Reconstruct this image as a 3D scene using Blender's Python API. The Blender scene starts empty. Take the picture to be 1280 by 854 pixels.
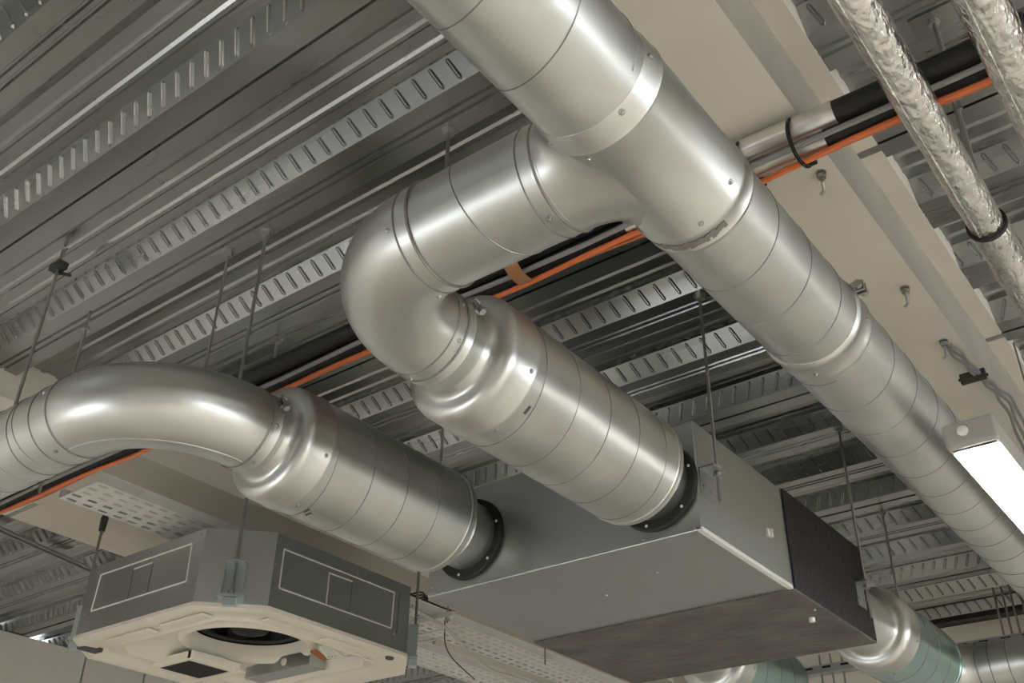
import bpy, math, random
from mathutils import Vector, Matrix
random.seed(7)
C = bpy.context.scene.collection
PI = math.pi
S = 0.85; EYE = 1.6          # survey units -> metres, eye height
def W(p): return Vector((p[0]*S, p[1]*S, p[2]*S + EYE))

# ------------------------------------------------------------------ materials
def mat(name, base, rough=.5, metal=0.0, var=.0, vscale=6, bump=.0, bscale=20, stretch=(1,1,1), rvar=0.0, spec=.5, col2=None, bump2=0, b2scale=200):
    m = bpy.data.materials.new(name); m.use_nodes = True
    N, L = m.node_tree.nodes, m.node_tree.links
    b = N['Principled BSDF']; b.inputs['Base Color'].default_value = (*base, 1)
    b.inputs['Roughness'].default_value = rough; b.inputs['Metallic'].default_value = metal
    b.inputs['Specular IOR Level'].default_value = spec
    tc = N.new('ShaderNodeTexCoord'); mp = N.new('ShaderNodeMapping'); mp.inputs['Scale'].default_value = stretch
    L.new(tc.outputs['Object'], mp.inputs['Vector'])
    if var or rvar:
        n = N.new('ShaderNodeTexNoise'); n.inputs['Scale'].default_value = vscale; n.inputs['Detail'].default_value = 5
        L.new(mp.outputs[0], n.inputs['Vector'])
        if var:
            r = N.new('ShaderNodeValToRGB'); r.color_ramp.elements[0].position = .3; r.color_ramp.elements[1].position = .7
            c2 = col2 or tuple(max(0, c*(1-var)) for c in base)
            r.color_ramp.elements[0].color = (*c2, 1); r.color_ramp.elements[1].color = (*base, 1)
            L.new(n.outputs['Fac'], r.inputs[0]); L.new(r.outputs[0], b.inputs['Base Color'])
        if rvar:
            q = N.new('ShaderNodeMapRange'); q.inputs[3].default_value = rough-rvar; q.inputs[4].default_value = rough+rvar
            L.new(n.outputs['Fac'], q.inputs[0]); L.new(q.outputs[0], b.inputs['Roughness'])
    if bump:
        n2 = N.new('ShaderNodeTexNoise'); n2.inputs['Scale'].default_value = bscale; n2.inputs['Detail'].default_value = 2
        L.new(mp.outputs[0], n2.inputs['Vector'])
        bp = N.new('ShaderNodeBump'); bp.inputs['Strength'].default_value = bump; bp.inputs['Distance'].default_value = .02
        L.new(n2.outputs['Fac'], bp.inputs['Height']); L.new(bp.outputs[0], b.inputs['Normal'])
        if bump2:
            n3 = N.new('ShaderNodeTexVoronoi'); n3.inputs['Scale'].default_value = b2scale
            L.new(mp.outputs[0], n3.inputs['Vector'])
            b3 = N.new('ShaderNodeBump'); b3.inputs['Strength'].default_value = bump2; b3.inputs['Distance'].default_value = .003
            L.new(n3.outputs['Distance'], b3.inputs['Height']); L.new(bp.outputs[0], b3.inputs['Normal']); L.new(b3.outputs[0], b.inputs['Normal'])
    return m
def emit(name, col, s):
    m = bpy.data.materials.new(name); m.use_nodes = True
    b = m.node_tree.nodes['Principled BSDF']; b.inputs['Base Color'].default_value = (.9,.9,.9,1)
    b.inputs['Emission Color'].default_value = (*col, 1); b.inputs['Emission Strength'].default_value = s
    return m
M = dict(
 duct = mat('galvanised_duct', (.71,.725,.71), .36, 1, var=.18, vscale=7, rvar=.08, bump=.12, bscale=5, bump2=.05, b2scale=45),
  seamline = mat('darker_seam_metal', (.36,.36,.35), .5, 1, var=.25, vscale=40),  # seam beads in a darker metal than the duct sheets
 seam = mat('seam_dark', (.12,.12,.12), .5, .6),
 duct2 = mat('galvanised_elbow', (.71,.72,.70), .34, 1, var=.14, vscale=5, rvar=.07, bump=.08, bscale=5),
 deck = mat('galvanised_deck', (.41,.42,.415), .27, 1, var=.16, vscale=2.2, stretch=(.5,3,3), rvar=.05, bump=.025, bscale=4),
 box = mat('galvanised_casing', (.45,.48,.475), .38, .88, var=.10, vscale=2, rvar=.05, bump=.05, bscale=3),
 cass = mat('galvanised_cassette', (.46,.48,.48), .33, .9, var=.12, vscale=3, rvar=.05, bump=.03, bscale=4),
 insul = mat('black_foam_insulation', (.018,.017,.020), .75, 0, var=.4, vscale=30, bump=.3, bscale=60),
 under = mat('grey_felt_insulation', (.15,.14,.125), .85, 0, var=.45, vscale=7, bump=.4, bscale=25, stretch=(1,1.5,1)),
 rubber = mat('black_rubber', (.012,.012,.013), .55, bump=.2, bscale=90),
 orange = mat('orange_cable_sheath', (.85,.22,.07), .45),
 grey = mat('grey_cable_sheath', (.30,.30,.31), .5),
 white = mat('white_cable_sheath', (.62,.60,.56), .5),
 dark = mat('dark_cavity', (.01,.01,.01), .8),
 concrete = mat('painted_concrete', (.74,.69,.61), .85, var=.10, vscale=3.5, bump=.15, bscale=14),
 wallp = mat('painted_wall', (.70,.67,.62), .85, var=.05, vscale=2, bump=.05, bscale=20),
 floor = mat('screed_floor', (.62,.59,.53), .7, var=.15, vscale=1.2, bump=.1, bscale=10),
 steel = mat('zinc_plated_steel', (.50,.50,.48), .38, 1, var=.2, vscale=60),
 rod = mat('threaded_rod_zinc', (.36,.36,.34), .45, 1),
 tray = mat('galvanised_tray', (.90,.90,.88), .45, .4, var=.1, vscale=12),
 foil = mat('crumpled_foil', (.88,.86,.83), .27, 1, var=.12, vscale=25, bump=.32, bscale=75, stretch=(1,.5,1), bump2=.5, b2scale=120),
 pipe_sheen = mat('silver_pipe_sheen', (.84,.82,.78), .30, 1, var=.15, vscale=20, bump=.05, bscale=30),  # silver colour standing for light reflected in the pipes
 cream = mat('cream_polystyrene', (.80,.745,.64), .7, var=.06, vscale=10, bump=.06, bscale=40),
 film = mat('pale_blue_zinc', (.56,.63,.64), .35, .8),
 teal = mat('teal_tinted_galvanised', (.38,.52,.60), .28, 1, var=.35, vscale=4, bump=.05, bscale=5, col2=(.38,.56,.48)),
 lampbody = mat('grey_polycarbonate', (.36,.35,.33), .5),
 diffuser = emit('lit_diffuser', (1, .965, .90), 62),
 sensor = mat('white_plastic', (.75,.74,.7), .4),
 copper = mat('brown_tape', (.35,.13,.05), .5),
 purlin = mat('dark_steel', (.10,.10,.095), .6, .5, var=.5, vscale=40),
)

# ------------------------------------------------------------------ mesh builder
class MB:
    def __init__(s): s.v=[]; s.f=[]; s.m=[]; s.mi=0
    def add(s, vs, fs):
        o=len(s.v); s.v+= [tuple(p) for p in vs]; s.f += [tuple(i+o for i in f) for f in fs]; s.m += [s.mi]*len(fs); return s
    def box(s, a, b):
        x0,x1=sorted((a[0],b[0])); y0,y1=sorted((a[1],b[1])); z0,z1=sorted((a[2],b[2]))
        return s.add([(x0,y0,z0),(x1,y0,z0),(x1,y1,z0),(x0,y1,z0),(x0,y0,z1),(x1,y0,z1),(x1,y1,z1),(x0,y1,z1)],
              [(0,3,2,1),(4,5,6,7),(0,1,5,4),(1,2,6,5),(2,3,7,6),(3,0,4,7)])
    def obox(s, c, half, R=Matrix.Identity(3)):
        vs=[]; 
        for sz in (-1,1):
            for (sx,sy) in ((-1,-1),(1,-1),(1,1),(-1,1)): vs.append(Vector(c)+R@Vector((half[0]*sx,half[1]*sy,half[2]*sz)))
        return s.add(vs,[(0,3,2,1),(4,5,6,7),(0,1,5,4),(1,2,6,5),(2,3,7,6),(3,0,4,7)])
    def sweep(s, pts, rad, n=16, caps=True, up=None, closed=False, a0=0):
        pts=[Vector(p) for p in pts]; k=len(pts)
        if not hasattr(rad,'__len__'): rad=[rad]*k
        T=[]
        for i in range(k):
            if closed: t=pts[(i+1)%k]-pts[i-1]
            else: t=pts[min(i+1,k-1)]-pts[max(i-1,0)]
            if t.length<1e-9: t=T[-1] if T else Vector((0,0,1))
            T.append(t.normalized())
        u=Vector(up) if up else (Vector((0,0,1)) if abs(T[0].z)<.9 else Vector((1,0,0)))
        vs=[]
        for i in range(k):
            u=(u-T[i]*u.dot(T[i])); u.normalize(); w=T[i].cross(u)
            for j in range(n):
                a=a0+2*PI*j/n; vs.append(pts[i]+(u*math.cos(a)+w*math.sin(a))*rad[i])
        fs=[]
        for i in range(k if closed else k-1):
            i2=(i+1)%k
            for j in range(n):
                j2=(j+1)%n; fs.append((i*n+j,i*n+j2,i2*n+j2,i2*n+j))
        if caps and not closed: fs.append(tuple(range(n))[::-1]); fs.append(tuple((k-1)*n+j for j in range(n)))
        return s.add(vs,fs)
    def lathe(s, o, d, prof, n=72, caps=True):
        o=Vector(o); d=Vector(d).normalized()
        u=Vector((0,0,1)) if abs(d.z)<.9 else Vector((1,0,0)); u=(u-d*u.dot(d)).normalized(); w=d.cross(u)
        vs=[]
        for (t,r) in prof:
            for j in range(n):
                a=2*PI*j/n; vs.append(o+d*t+(u*math.cos(a)+w*math.sin(a))*r)
        fs=[(i*n+j,i*n+(j+1)%n,(i+1)*n+(j+1)%n,(i+1)*n+j) for i in range(len(prof)-1) for j in range(n)]
        if caps: fs.append(tuple(range(n))[::-1]); fs.append(tuple((len(prof)-1)*n+j for j in range(n)))
        return s.add(vs,fs)
    def helix(s, o, d, r, t0, t1, pitch, ph=0, b=.0014, n=64):
        o=Vector(o); d=Vector(d).normalized(); u=Vector((0,0,1)); w=d.cross(u)
        k=max(2,int(n*(t1-t0)/pitch)); pts=[]
        for i in range(k+1):
            t=t0+(t1-t0)*i/k; a=ph+2*PI*t/pitch; pts.append(o+d*t+(u*math.cos(a)+w*math.sin(a))*r)
        s.mi=1; s.sweep(pts, b, n=5); s.mi=0; return s
    def ring(s, o, d, r, b=.002, n=64):
        o=Vector(o); d=Vector(d).normalized(); u=Vector((0,0,1)) if abs(d.z)<.9 else Vector((1,0,0)); u=(u-d*u.dot(d)).normalized(); w=d.cross(u)
        s.mi=1; s.sweep([o+(u*math.cos(2*PI*i/n)+w*math.sin(2*PI*i/n))*r for i in range(n)], b, n=6, closed=True); s.mi=0; return s
    def build(s, name, ms, parent=None, sharp=38, smooth=True):
        if not isinstance(ms,(list,tuple)): ms=[ms]
        if max(s.m,default=0)>=len(ms): ms=list(ms)+[M['seamline']]
        org=Vector(parent['_o']) if parent else Vector((0,0,0))
        me=bpy.data.meshes.new(name); me.from_pydata([W(p)-org for p in s.v],[],s.f)
        for q in ms: me.materials.append(q)
        if max(s.m,default=0)>0: me.polygons.foreach_set('material_index', s.m)
        me.validate(); me.update()
        if smooth:
            me.polygons.foreach_set('use_smooth',[True]*len(me.polygons)); me.set_sharp_from_angle(angle=math.radians(sharp))
        o=bpy.data.objects.new(name,me); C.objects.link(o)
        if parent: o.parent=parent; o['_o']=tuple(org)
        else: o['_o']=(0,0,0)
        return o
def tag(o, label, cat, group=None, kind=None):
    if label: o['label']=label
    if cat: o['category']=cat
    if group: o['group']=group
    if kind: o['kind']=kind
    return o
def thing(name, loc, label, cat, group=None):
    o=bpy.data.objects.new(name,None); C.objects.link(o); o.location=W(loc); o.empty_display_size=.05; o['_o']=tuple(W(loc))
    return tag(o,label,cat,group)
def struct(name, mb, m, **k):
    o=mb.build(name,m,**k); o['kind']='structure'; return o
def bev(o, w, seg=2):
    b=o.modifiers.new('bevel','BEVEL'); b.width=w*S; b.segments=seg; b.limit_method='ANGLE'; b.angle_limit=math.radians(40); return o

# ------------------------------------------------------------------ setting
ZD=1.74; P=.3431; Y0=.8755; H=.0574; WW=.0403; LF=.1215
XA,XB=-6.3,9.2
prof=[]; 
N0,N1=-9,15
def ribs(y,z,up,w=.006,d=.006): return [(y-w,z),(y-w*.4,z+up*d),(y+w*.4,z+up*d),(y+w,z)]
for n in range(N0,N1):
    b=Y0+P*n
    if b>5.7: break
    prof.append((b,ZD))
    mid=b+LF*.5
    if n%3==0: prof += [(mid-.002,ZD),(mid-.002,ZD+.010),(mid+.003,ZD+.010),(mid+.003,ZD-.0035)]
    else: prof += ribs(mid-.011,ZD,1,.006,.007)+ribs(mid+.011,ZD,1,.006,.007)
    prof.append((b+LF,ZD)); prof.append((b+LF+WW,ZD+H))
    u0,u1=b+LF+WW,b+P-WW
    for q in (.3,.7): prof += ribs(u0+(u1-u0)*q,ZD+H,-1,.012,.006)
    prof.append((u1,ZD+H))
prof=[p for p in prof if p[0]<5.72]
mb=MB()
vs=[(x,y,z) for x in (XA,XB) for (y,z) in prof]; k=len(prof)
mb.add(vs,[(i,i+k,i+k+1,i+1) for i in range(k-1)])
# pressed embossments on the rib webs
wl=math.hypot(WW,H)
for n in range(N0,16):
    b=Y0+P*n
    if b>5.7: continue
    tilt=-.024 if n%3==0 else .016
    for side in (0,):
        if side==0: bot=Vector((0,b,ZD)); up=Vector((0,-WW,H))/wl; nr=Vector((0,-H,-WW))/wl
        else: bot=Vector((0,b+LF,ZD)); up=Vector((0,WW,H))/wl; nr=Vector((0,H,-WW))/wl
        x=XA+.02+ (n%2)*.02
        x_end = 1.6 if b<2.2 else 0.3
        while x<x_end:
            c0=bot+up*wl*.16+Vector((x+tilt*.5,0,0)); c1=bot+up*wl*.84+Vector((x-tilt*.5,0,0))
            ax=(c1-c0).normalized(); sd=ax.cross(nr).normalized()
            def capsule(r,h,e):
                return [c0+sd*r+nr*h, c0-ax*(r*e)+nr*h, c0-sd*r+nr*h, c1-sd*r+nr*h, c1+ax*(r*e)+nr*h, c1+sd*r+nr*h]
            A=capsule(.0062,-.0005,1.2); B=capsule(.0036,.0052,1.0); D=capsule(.0014,.0030,.4)
            mb.add(A+B+D,[(i,(i+1)%6,(i+1)%6+6,i+6) for i in range(6)]+[(i+6,(i+1)%6+6,(i+1)%6+12,i+12) for i in range(6)]+[(12,13,14,15),(12,15,16,17)])
            x+=.0525
ceil_o=struct('ceiling',mb,[M['deck']],sharp=25)
# floor, walls
struct('floor',MB().box((-6.3,-4.2,-1.9),(9.4,7.5,-1.86)),M['floor'],smooth=False)
struct('wall_left',MB().box((-6.2,-4.2,-1.86),(-5.92,7.5,1.735)),M['wallp'],smooth=False)
struct('wall_back',MB().box((-6.2,7.4,-1.86),(9.4,7.5,2.0)),M['wallp'],smooth=False)
mb=MB(); mb.box((-6.2,-4.3,-1.86),(9.4,-4.2,-1.75)); mb.box((-6.2,-4.3,-.75),(9.4,-4.2,2.0))
for a_,b_ in ((-6.2,-5.8),(-4.3,-4.2),(-2.6,9.4)): mb.box((a_,-4.3,-1.75),(b_,-4.2,-.75))
struct('wall_front',mb,mat('dark_painted_wall',(.26,.25,.24),.85),smooth=False)
mb=MB()
mb.box((9.2,-4.2,-1.86),(9.4,7.4,-1.4)); mb.box((9.2,-4.2,.4),(9.4,7.4,2.0))
wy=[-4.2,-3.6,-1.2,-.8,1.6,2.0,4.4,4.8,7.0,7.4]
for i in range(0,10,2): mb.box((9.2,wy[i],-1.4),(9.4,wy[i+1],.4))
struct('wall_right',mb,M['wallp'],smooth=False)
struct('ceiling_slab',MB().box((-6.4,-4.3,2.0),(9.4,7.5,2.1)),M['purlin'],smooth=False)

# painted beams running beside the duct
ZS=1.65; ZS1=1.553
mb=MB()
def lbeam(x0,x1,xl,y0,y1):
    ZS=ZS1 if xl>x1 else 1.65
    pr=[(x0,ZS),(x1,ZS),(x1,ZD-.002),(xl,ZD-.002),(xl,1.99),(x0,1.99)] if xl>x1 else [(xl,1.99),(xl,ZD-.002),(x0,ZD-.002),(x0,ZS),(x1,ZS),(x1,1.99)]
    k=len(pr); b=MB(); b.add([(x,y0,z) for x,z in pr]+[(x,y1,z) for x,z in pr],[(i,(i+1)%k,(i+1)%k+k,i+k) for i in range(k)]+[tuple(range(k))[::-1],tuple(range(k,2*k))])
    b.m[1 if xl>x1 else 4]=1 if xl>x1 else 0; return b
struct('beam',lbeam(-.93,-.4856,-.433,-4.2,5.8),[M['concrete'],mat('darker_concrete_edge',(.43,.40,.345),.9,var=.18,vscale=5,bump=.2,bscale=16)],smooth=False)  # beam side face in a darker concrete tone than the soffit
struct('beam',lbeam(-3.88,-3.157,-4.32,-4.2,5.8),M['concrete'],smooth=False)
struct('beam',MB().box((-6.0,5.72,1.35),(5.0,6.05,1.70)),M['concrete'],smooth=False)
mb=MB(); mb.box((-5.9,5.66,1.705),(2.6,5.80,1.712)); mb.box((-5.9,5.70,1.712),(2.6,5.712,1.79)); mb.box((-5.9,5.62,1.79),(2.6,5.80,1.797))
struct('beam',mb,M['purlin'],smooth=False)

# ------------------------------------------------------------------ small hardware
def nut(mb,c,d=(0,0,1),r=.011,h=.010):
    c=Vector(c); d=Vector(d).normalized(); mb.sweep([c-d*h/2,c+d*h/2],r,n=6); return mb
def screw(parent, c, d, r=.0035):
    c=Vector(c); d=Vector(d).normalized()
    m=MB(); m.lathe(c,d,[(-.002,r*1.6),(.0008,r*1.6),(.0012,r),(.0032,r*.9),(.004,r*.5)],n=8)
    return m.build('screw',M['steel'],parent)
def rod(x,y,z0,z1,label,group=None,r=.0052,plate=True,nuts=()):
    t=thing('threaded_rod',(x,y,z0),label,'rod',group)
    zt=z1+(.05 if z1==ZD else 0); n=int((zt-z0)/.012); m=MB()
    pts=[(x,y,z0+(zt-z0)*i/n) for i in range(n+1)]
    m.sweep(pts,[r*(1.0 if i%2 else .82) for i in range(n+1)],n=8); m.build('shank',M['rod'],t)
    if plate:
        m=MB(); nut(m,(x,y,z1-.008),r=.012,h=.014); m.lathe((x,y,z1-.002),(0,0,1),[(0,.018),(.002,.018)],n=12); m.build('nut',M['steel'],t)
    for z in nuts:
        m=MB(); nut(m,(x,y,z)); m.lathe((x,y,z-.007),(0,0,1),[(0,.014),(.002,.014)],n=12); m.build('nut',M['steel'],t)
    return t

# ------------------------------------------------------------------ ducts
ZC=1.152; R0=.1; XM=-.582; YB=1.067
X2=-1.233; X1=-1.869; YL=1.089
yd=Vector((0,1,0)); xd=Vector((1,0,0))
md=thing('supply_duct',(XM,2,ZC),'large galvanised spiral duct running diagonally from the top centre to the right edge','duct')
m=MB(); m.lathe((XM,0,ZC),yd,[(-1.5,R0),(.925,R0)]); m.helix((XM,0,ZC),yd,R0,-1.45,.90,.135,ph=-2.1); m.build('duct_section',M['duct'],md)
m=MB(); m.lathe((XM,0,ZC),yd,[(.915,R0+.0005),(.925,R0+.003),(.952,R0+.003),(.958,R0+.0055),(.964,R0+.003),(1.205,R0+.003),(1.212,R0+.006),(1.222,R0+.006),(1.228,R0+.0028),(1.248,R0+.0028),(1.252,R0+.0045),(1.258,R0+.0028),(1.262,R0+.0005)])
# saddle collar of the branch
na,nt=72,14
vs=[]
for i in range(nt+1):
    t=i/nt
    for j in range(na):
        a=2*PI*j/na; ca,sa=math.cos(a),math.sin(a)
        # straight collar -> flare onto main body
        rz=(R0)*sa; fy=(R0+.045)*ca; fz=min(.0999,max(-.0999,(R0+.02)*sa)); fx=XM-math.sqrt(max(0,(R0+.0028)**2-fz*fz))
        p0=Vector((-.735,YB+R0*ca,ZC+rz)); p3=Vector((fx,YB+fy,ZC+fz)); p1=Vector((min(-.64,fx*.5-.735*.5+.03),YB+R0*ca,ZC+rz))
        q=(1-t)**2*p0+2*t*(1-t)*p1+t*t*p3; vs.append(q)
m.add(vs,[(i*na+j,i*na+(j+1)%na,(i+1)*na+(j+1)%na,(i+1)*na+j) for i in range(nt) for j in range(na)])
m.ring((-.728,YB,ZC),xd,R0+.001,.0025)
m.build('tee_fitting',M['duct2'],md)
# sealant smear at the joint
m=MB()
for k in range(70):
    a=math.radians(150+ k*2.3); r=R0+.003
    m.obox((XM+r*math.sin(a),1.236+random.uniform(-.003,.003),ZC+r*math.cos(a)),(.003+random.random()*.002,.004+random.random()*.004,.0015),Matrix.Rotation(a,3,'Y'))
m.build('sealant_bead',mat('grey_sealant',(.20,.19,.17),.7),md)
m=MB(); m.lathe((XM,0,ZC),yd,[(1.255,R0),(1.715,R0)]); m.helix((XM,0,ZC),yd,R0,1.27,1.71,.135,ph=1.4); m.build('duct_section',M['duct'],md)
m=MB(); m.lathe((XM,0,ZC),yd,[(1.705,R0+.0005),(1.712,R0+.0045),(1.722,R0+.0045),(1.726,R0+.0022),(1.765,R0+.0022),(1.771,R0+.004),(1.778,R0+.0022),(1.782,R0+.0005)]); m.build('coupling',M['duct2'],md)
m=MB(); m.lathe((XM,0,ZC),yd,[(1.775,R0),(5.2,R0)]); m.helix((XM,0,ZC),yd,R0,1.80,5.2,.135,ph=1.0); m.build('duct_section',M['duct'],md)
# clamp lug on the coupling
m=MB(); a=math.radians(68); lx,lz=XM+math.sin(a)*.104,ZC+math.cos(a)*.104
m.box((lx-.004,1.712,lz-.010),(lx+.022,1.717,lz+.012)); m.box((lx-.004,1.726,lz-.010),(lx+.022,1.731,lz+.012)); m.sweep([(lx+.013,1.700,lz),(lx+.013,1.750,lz)],.0042,n=8); nut(m,(lx+.013,1.705,lz),yd,.009,.008); nut(m,(lx+.013,1.738,lz),yd,.009,.008)
m.build('clamp_lug',M['steel'],md)
for (y,a) in ((.925,150),(.925,95),(.97,200),(1.19,120),(.94,235),(1.75,100),(1.75,190),(1.2,165)):
    a=math.radians(a); d=Vector((math.sin(a),0,math.cos(a))); screw(md,Vector((XM,y,ZC))+d*(R0+.003),d)

def elbow_pts(x0,y0,R,k=28):
    # centre line: comes along +-X at y0 and turns into +Y at x0 ; side = -1 comes from +X
    return k
def branch(root, xs, xe_join, yaxis, xsil, R, side, rings, yend):
    pass
# right branch: tee -> elbow -> silencer
br=thing('branch_duct',(-.95,YB,ZC),'galvanised branch duct with a pressed elbow leaving the side of the large duct','duct')
R=.212
m=MB(); m.lathe((0,YB,ZC),(-1,0,0),[(.722,R0+.0012),(.728,R0+.0012),(.732,R0),(-X2-R,R0)]); m.helix((0,YB,ZC),(-1,0,0),R0,.752,1.02,.165,ph=2.2); m.ring((-.757,YB,ZC),xd,R0,.0016); m.build('duct_section',M['duct'],br)
def elbow(xc,yaxis,R,side,nseg=72,k=36,lead=.03):
    # side=+1: enters travelling -X (from the +X side), -1: enters travelling +X ; leaves along +Y
    cx=xc+side*R; cy=yaxis+R
    pts=[]
    for i in range(k+1):
        a=PI/2*i/k
        pts.append(Vector((cx-side*R*math.sin(a), cy-R*math.cos(a), ZC)))
    pts=[pts[0]+Vector((side*lead*q,0,0)) for q in (1,.5)]+pts+[pts[-1]+Vector((0,lead*q,0)) for q in (.5,1)]
    return pts
pts=elbow(X2,YB,R,1)
m=MB(); m.sweep(pts,R0+.0015,n=72,caps=False,up=(0,0,1))
m.ring(pts[0],xd,R0+.002,.0026); m.ring(pts[2],xd,R0+.0018,.002); m.ring(pts[-3],yd,R0+.0018,.002); m.ring(pts[-1],yd,R0+.002,.0028)
m.build('elbow',M['duct2'],br)
ye=pts[-1].y
m=MB(); m.lathe((X2,0,ZC),yd,[(ye-.01,R0),(ye+.02,R0),(ye+.024,R0+.0025),(ye+.030,R0),(ye+.07,R0)],caps=False); m.build('connector',M['duct'],br)
for (p,d) in (((-1.035,0,0),(0,-.94,-.34)),((-1.035,0,0),(0,-.3,.95)),((-.745,0,0),(0,-.25,.97)),((-.745,0,0),(0,-.2,-.98)),((-1.04,0,0),(0,.5,-.86))):
    d=Vector(d).normalized(); screw(br,Vector((p[0],YB,ZC))+d*(R0+.002),d)
for a in (200,120,70):
    a=math.radians(a); d=Vector((math.sin(a),0,math.cos(a))); screw(br,Vector((X2,ye-.012,ZC))+d*(R0+.002),d)
# clamp on the neck
def lug(parent,x,y,a,r=R0):
    a=math.radians(a); d=Vector((math.sin(a),0,math.cos(a))); t=Vector((math.cos(a),0,-math.sin(a))); c=Vector((x,y,ZC))+d*(r+.008)
    Rm=Matrix((t,yd,d)).transposed()
    m=MB(); m.obox(c-d*.004,(.016,.010,.0015),Rm); m.obox(c-t*.013,(.0015,.009,.009),Rm); m.obox(c+t*.013,(.0015,.009,.009),Rm); m.sweep([c-t*.026+d*.002,c+t*.026+d*.002],.004,n=8); m.sweep([c+t*.018+d*.002,c+t*.026+d*.002],.008,n=6)
    m.build('clamp_lug',M['steel'],parent)
lug(br,X2,1.345,58)
# left duct
lb=thing('branch_duct',(-2.3,YL,ZC),'galvanised duct with a long swept elbow entering from the left edge','duct')
RL=.25
m=MB(); m.lathe((0,YL,ZC),(1,0,0),[(-4.6,R0),(X1-RL,R0)]); m.helix((0,YL,ZC),(1,0,0),R0,-4.6,-2.24,.115,ph=.5); m.ring((-2.205,YL,ZC),xd,R0,.0024); m.ring((-2.30,YL,ZC),xd,R0,.002); m.build('duct_section',M['duct'],lb)
ptl=elbow(X1,YL,RL,-1,lead=.025)
m=MB(); m.sweep(ptl,R0+.0015,n=72,caps=False,up=(0,0,1)); m.ring(ptl[1],xd,R0+.002,.0026); m.ring(ptl[-2],yd,R0+.002,.0030)
# standing seam along the outer upper side of the elbow
sp=[]
for i,p in enumerate(ptl[1:-1]):
    cc=Vector((X1-RL,YL+RL,ZC)); rad=(p-cc); rad.z=0; rad.normalize()
    a=math.radians(-22); sp.append(p-Vector((0,0,1))*0+ (Vector((0,-1,0)) if False else (rad*math.cos(math.radians(78))+Vector((0,0,1))*math.sin(math.radians(78))))*(R0+.001))
m.sweep(sp,.0022,n=6)
sp=[Vector((p.x,p.y,2*ZC-p.z)) for p in sp]; m.sweep(sp,.0022,n=6)
m.build('elbow',M['duct2'],lb)
yl=ptl[-1].y
m=MB(); m.lathe((X1,0,ZC),yd,[(yl-.01,R0),(yl+.016,R0),(yl+.020,R0+.0025),(yl+.026,R0),(yl+.08,R0)],caps=False); m.build('connector',M['duct'],lb)
for a in (210,160,100):
    a=math.radians(a); d=Vector((math.sin(a),0,math.cos(a))); screw(lb,Vector((X1,yl+.005,ZC))+d*(R0+.002),d)
for d in ((0,-.95,.3),(0,-.3,-.95),(0,-.45,.89)):
    d=Vector(d); screw(lb,Vector((-2.165,YL,ZC))+d*(R0+.002),d)
lug(lb,X1,1.385,60)

RS=.149
def silencer(x,y0,yr,y1,yend,label,mt,phase,group='round silencers either side of the ventilation unit'):
    """y0 = flat end cap, yr = rim joint, y1 = far end of the shell, yend = end of the outlet neck"""
    t=thing('duct_silencer',(x,(y0+y1)/2,ZC),label,'silencer',group)
    m=MB(); m.lathe((x,0,ZC),yd,[(y0-.035,R0-.001),(y0-.012,R0+.001),(y0-.004,R0+.006),(y0,R0+.014),(y0+.001,R0+.024),(y0+.003,RS-.018),(y0+.009,RS-.007),(y0+.018,RS-.001),(y0+.028,RS+.001),(yr-.004,RS+.001),(yr,RS+.0035),(yr+.006,RS+.0035),(yr+.009,RS)],caps=False); m.build('end_cap',M['duct2'],t)
    m=MB(); m.lathe((x,0,ZC),yd,[(yr,RS),(y1-.03,RS),(y1-.027,RS+.0025),(y1-.022,RS),(y1-.006,RS),(y1,RS-.006),(y1+.001,R0)],caps=False); m.helix((x,0,ZC),yd,RS,yr+.02,y1-.04,.125,ph=phase); m.build('shell',mt,t)
    if yend>y1:
        m=MB(); m.lathe((x,0,ZC),yd,[(y1-.005,R0),(y1+.045,R0),(y1+.049,R0+.0025),(y1+.055,R0),(yend,R0)],caps=False); m.build('outlet_neck',M['duct'],t)
    for (y,a) in ((yr-.01,112),(yr+.02,215),(yr+.02,170),(yr-.01,250)):
        a=math.radians(a); d=Vector((math.sin(a),0,math.cos(a))); screw(t,Vector((x,y,ZC))+d*(RS+.001),d)
    return t
s2=silencer(X2,1.392,1.480,2.103,2.214,'fat round silencer into the ventilation unit, the one nearer the large duct',M['duct'],1.0)
s1=silencer(X1,1.425,1.508,2.068,2.214,'fat round silencer after the left swept elbow, above the ceiling cassette',M['duct'],.2)
# small handle marks (printed batch marks worn on the shells)
for (t,x,y,a) in ((s2,X2,1.515,140),(s1,X1,1.56,172),(s1,X1,1.575,176)):
    a=math.radians(a); d=Vector((math.sin(a),0,math.cos(a))); tt=Vector((math.cos(a),0,-math.sin(a))); m=MB(); m.obox(Vector((x,y,ZC))+d*RS,(.010,.003,.0012),Matrix((tt,yd,d)).transposed()); m.build('scuff_mark',M['seam'],t)

# ------------------------------------------------------------------ ventilation unit
BX0,BX1,BY0,BYM,BY1,BZ0,BZ1=-2.03,-1.112,2.216,2.758,3.386,1.0,1.312
vu=thing('ventilation_unit',((BX0+BX1)/2,(BY0+BY1)/2,BZ0),'large grey metal box unit with a black rear half, fed by two round silencers','ventilation unit')
m=MB(); m.box((BX0,BY0,BZ0),(BX1,BYM,BZ1)); bev(m.build('casing',M['box'],vu,smooth=False),.003)
m=MB(); m.box((BX0-.002,BYM,BZ0+.002),(BX1-.001,BY1,BZ1)); m.build('rear_casing',M['box'],vu,smooth=False)
m=MB(); m.box((BX1-.002,BYM+.004,BZ0+.001),(BX1+.006,BY1+.004,BZ1+.002)); bev(m.build('side_insulation',M['insul'],vu,smooth=False),.002)
m=MB(); m.box((BX0-.004,BYM-.004,BZ0-.006),(BX1+.005,BY1+.003,BZ0+.001)); bev(m.build('underside_insulation',M['under'],vu,smooth=False),.002)
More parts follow.
